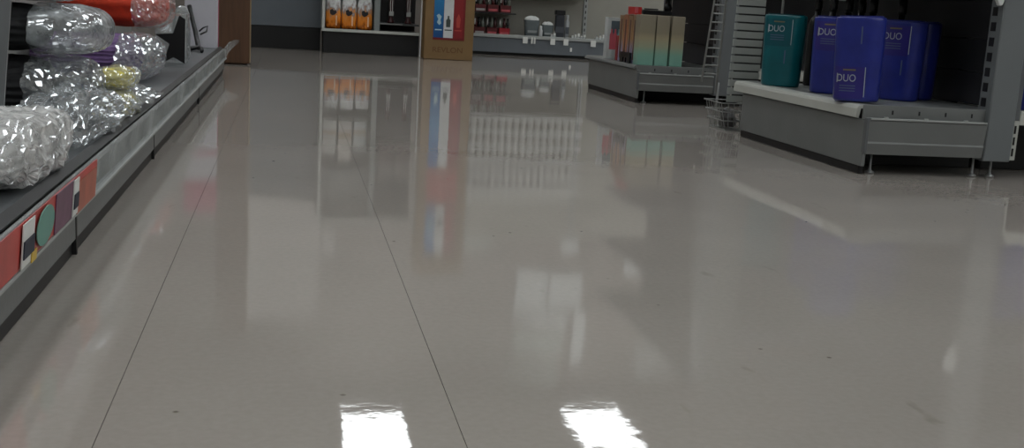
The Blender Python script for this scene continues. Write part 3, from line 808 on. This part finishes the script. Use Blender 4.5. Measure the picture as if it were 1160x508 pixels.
# white plastic hook on the post
t = thing('shelf_hook', 'white plastic hook hanging on the grey post at the top right', 'hook', (2.372, 3.60, .585))
MB().prism([(-.03, .12), (.012, .12), (.012, .03), (.006, .012), (-.006, .010), (-.012, .024), (-.022, .034), (-.034, .06)], 'y', -.012, .008).build('hook_body', WHITE, t, bevel=.003)
MB().prism([(.0, .05), (.011, .05), (.011, .036), (.003, .032)], 'y', -.014, -.0125).build('hook_slot', BLACK, t)

# ------------------------------------------------------------------ wire rack between the end caps
t = thing('wire_rack', 'grey wire rack with ladder side standing between the two end shelves', 'wire rack', (2.0, 5.0, 0))
MB().tube([(.0, -.06, .15), (.03, -.06, 1.3)], .006, 8).build('frame_post', WIRE, t, smooth=True)
MB().tube([(-.01, .18, .15), (.02, .18, 1.3)], .006, 8).build('frame_post', WIRE, t, smooth=True)
MB().tube([(.18, -.06, .003), (.18, -.06, 1.3)], .006, 8).build('frame_post', WIRE, t, smooth=True)
MB().tube([(-.085, .18, .20), (-.045, .18, .72), (.02, .18, 1.3)], .005, 8).build('ladder_rail', WIRE, t, smooth=True)
MB().tube([(.0, .18, .003), (.0, .18, .20)], .006, 8).build('frame_post', WIRE, t, smooth=True)
SLAT = mat('grey_slat', (168, 172, 168), .5)
for k in range(32):
    z = .13 + k*.036
    bx('slat', SLAT, -.055+.02*(z-.13), .09, -.083, -.076, z, z+.029, t, bevel=.001)
bx('backing_card', mat('grey_card_back', (60, 62, 62), .6), -.03, .088, -.075, -.071, .13, 1.28, t)
for k in range(14):
    z = .24 + k*.040
    q = (z-.2)/.52
    MB().tube([(-.082+.038*q, .18, z), (-.008+.02*q, .18, z)], .0038, 5).build('ladder_rung', WIRE, t)

t = thing('wire_basket', 'small wire basket at floor level beside the nearest end shelf', 'wire basket', (1.998, 5.0, 0))
def rect(x0, x1, y0, y1, z): return [(x0, y0, z), (x1, y0, z), (x1, y1, z), (x0, y1, z), (x0, y0, z)]
for z, e in ((.004, 0), (.045, .01), (.085, .018), (.125, .026)):
    MB().tube(rect(-.055-e, .03, -.10, .10+e, z), .003, 5).build('basket_hoop', WIRE, t)
for k in range(7):
    y = -.096 + k*.032
    MB().tube([(.03, y, .004), (-.055, y, .004), (-.081, y, .125)], .0022, 5).build('wire', WIRE, t)
for k in range(3):
    x = -.04 + k*.028
    MB().tube([(x, -.10, .004), (x-.01, -.10, .125)], .0022, 5).build('wire', WIRE, t)
t = thing('black_pouch', 'crumpled black pouch lying in the floor level wire basket', 'pouch', (1.985, 4.99, .0075))
MB().loft([[crumple((.035*k*math.cos(a), .07*k*math.sin(a), z), .008, 30, 3) for a in [2*PI*i/16 for i in range(16)]] for z, k in ((.0085, .8), (.02, 1), (.05, .9), (.08, .5), (.09, .15))]).build('pouch_body', mat('dark_pouch', (52, 50, 50), .4), t)

# ------------------------------------------------------------------ goods on the farther end cap
FZ = .2105
GOLD = ramp_mat('gold_teal_gradient', [(0, (128, 176, 160)), (.22, (132, 176, 158)), (.38, (160, 164, 138)), (.55, (166, 154, 126)), (.66, (142, 134, 114)), (1, (142, 134, 118))], .35)
GOLD2 = ramp_mat('bronze_violet_gradient', [(0, (140, 138, 170)), (.3, (150, 140, 160)), (.5, (164, 128, 90)), (1, (140, 108, 78))], .35)
GOLD3 = ramp_mat('copper_gradient', [(0, (150, 120, 130)), (.4, (176, 120, 86)), (1, (150, 100, 70))], .35)
for i, (x0, x1) in enumerate(((1.955, 2.048), (2.056, 2.132), (2.146, 2.222))):
    lab = ['gold to teal gradient box at the aisle corner, leftmost of three', 'gold to teal gradient box, middle of three', 'gold to teal gradient box beside the black back panel'][i]
    t = thing('gradient_box', lab, 'box', ((x0+x1)/2, 6.40, FZ), 0, 'gradient boxes on the farther end shelf')
    wd = (x1-x0)/2
    bx('box_body', GOLD, -wd, wd, -.045, .045, .0005, .282, t, bevel=.0015)
    bx('box_flap', mat('gold_flap', (168, 156, 132), .4), -wd+.003, wd-.003, -.043, .043, .2825, .2845, t, bevel=0)
where = ['nearest the teal gradient boxes', 'second from the teal gradient boxes', 'third from the teal gradient boxes', 'nearest the white picture box']
for k in range(4):
    y = 6.49 + k*.092
    t = thing('gradient_box', 'narrow bronze box along the aisle edge, ' + where[k], 'box', (2.002, y, FZ), 0, 'bronze boxes along the farther shelf edge')
    bx('box_body', (GOLD2, GOLD2, GOLD3, GOLD2, GOLD3)[k], -.036, .036, -.041, .041, .0005, .28-.006*(k % 2), t, bevel=.0015)
    bx('box_stripe', mat('dark_stripe', (92, 62, 52), .4), -.0368, -.036, -.012, .012, .02, .25, t, bevel=0)
t = thing('picture_box', 'white box printed with pink and blue bottles on the farther end shelf', 'box', (2.012, 7.0, FZ), 0)
bx('box_body', mat('white_box_card', (196, 200, 200), .5), -.072, .105, -.02, .05, .0005, .255, t)
bx('picture', mat('slate_picture', (92, 104, 112), .4, var=.15), -.050, .10, -.0215, -.0205, .06, .235, t, bevel=0)
for k, (cx_, c_) in enumerate(((-.045, (206, 96, 108)), (-.022, (216, 104, 116)), (.002, (130, 176, 184)), (.026, (140, 186, 192)), (.052, (96, 150, 164)))):
    bt = [(cx_-.011, .06), (cx_+.011, .06), (cx_+.011, .15), (cx_+.005, .165), (cx_+.005, .185), (cx_-.005, .185), (cx_-.005, .165), (cx_-.011, .15)]
    MB().prism(bt, 'y', -.0230, -.0217).build('printed_bottle', mat('bottle_print_%d' % k, c_, .4), t)
t = thing('red_pack', 'small dark red pack in front of the white picture box', 'package', (1.988, 6.835, FZ), 0)
bx('pack_body', mat('deep_red_card', (140, 42, 44), .4), -.025, .025, -.022, .022, .0005, .15, t)
bx('pack_label', mat('rose_label', (196, 90, 96), .5), -.02, .02, -.0232, -.0225, .07, .12, t, bevel=0)
t = thing('bracket_clip', 'black forked clip standing on the farther shelf edge', 'clip', (1.953, 6.60, FZ), 0)
MB().prism([(-.10, .0005), (-.05, .0005), (-.05, .03), (.05, .03), (.05, .0005), (.10, .0005), (.105, .06), (-.10, .062)], 'x', -.005, .005).build('clip_body', BLACKPL, t)
bx('clip_tooth', BLACKPL, -.004, .004, -.012, .014, .0005, .03, t, bevel=0)
t = thing('red_carton', 'red carton lying flat on top of the bronze boxes', 'box', (1.998, 6.60, FZ+.281), 0)
bx('carton_body', mat('bright_red_card', (186, 46, 44), .4), -.03, .012, -.08, .06, .0005, .045, t)
bx('carton_band', mat('rose_label', (196, 90, 96), .5), -.0308, -.01, -.0808, -.08, .01, .045, t, bevel=0)
t = thing('black_bar', 'black brush handle lying across the gradient box tops', 'brush', (2.09, 6.41, FZ+.2846), 0)
MB().prism([(-.11, .0005), (.06, .0005), (.064, .012), (.06, .026), (-.11, .028), (-.114, .014)], 'y', -.015, .015).build('handle', BLACKPL, t, bevel=.003)
bx('bristle_pad', mat('dark_bristle', (40, 38, 40), .8), -.10, -.02, -.012, .012, .0285, .036, t)
t = thing('hanging_bulb', 'small black bulb shaped tester hanging above the gradient boxes', 'tester', (2.20, 6.62, .515), 0)
MB().lathe([(.004, .0), (.02, .006), (.026, .024), (.018, .045), (.008, .055), (.008, .12)], n=14).build('bulb', BLACKPL, t, smooth=True)
MB().tube([(.0, .0, .12), (.0, .0, .14)], .004, 6).build('stem', BLACKPL, t)
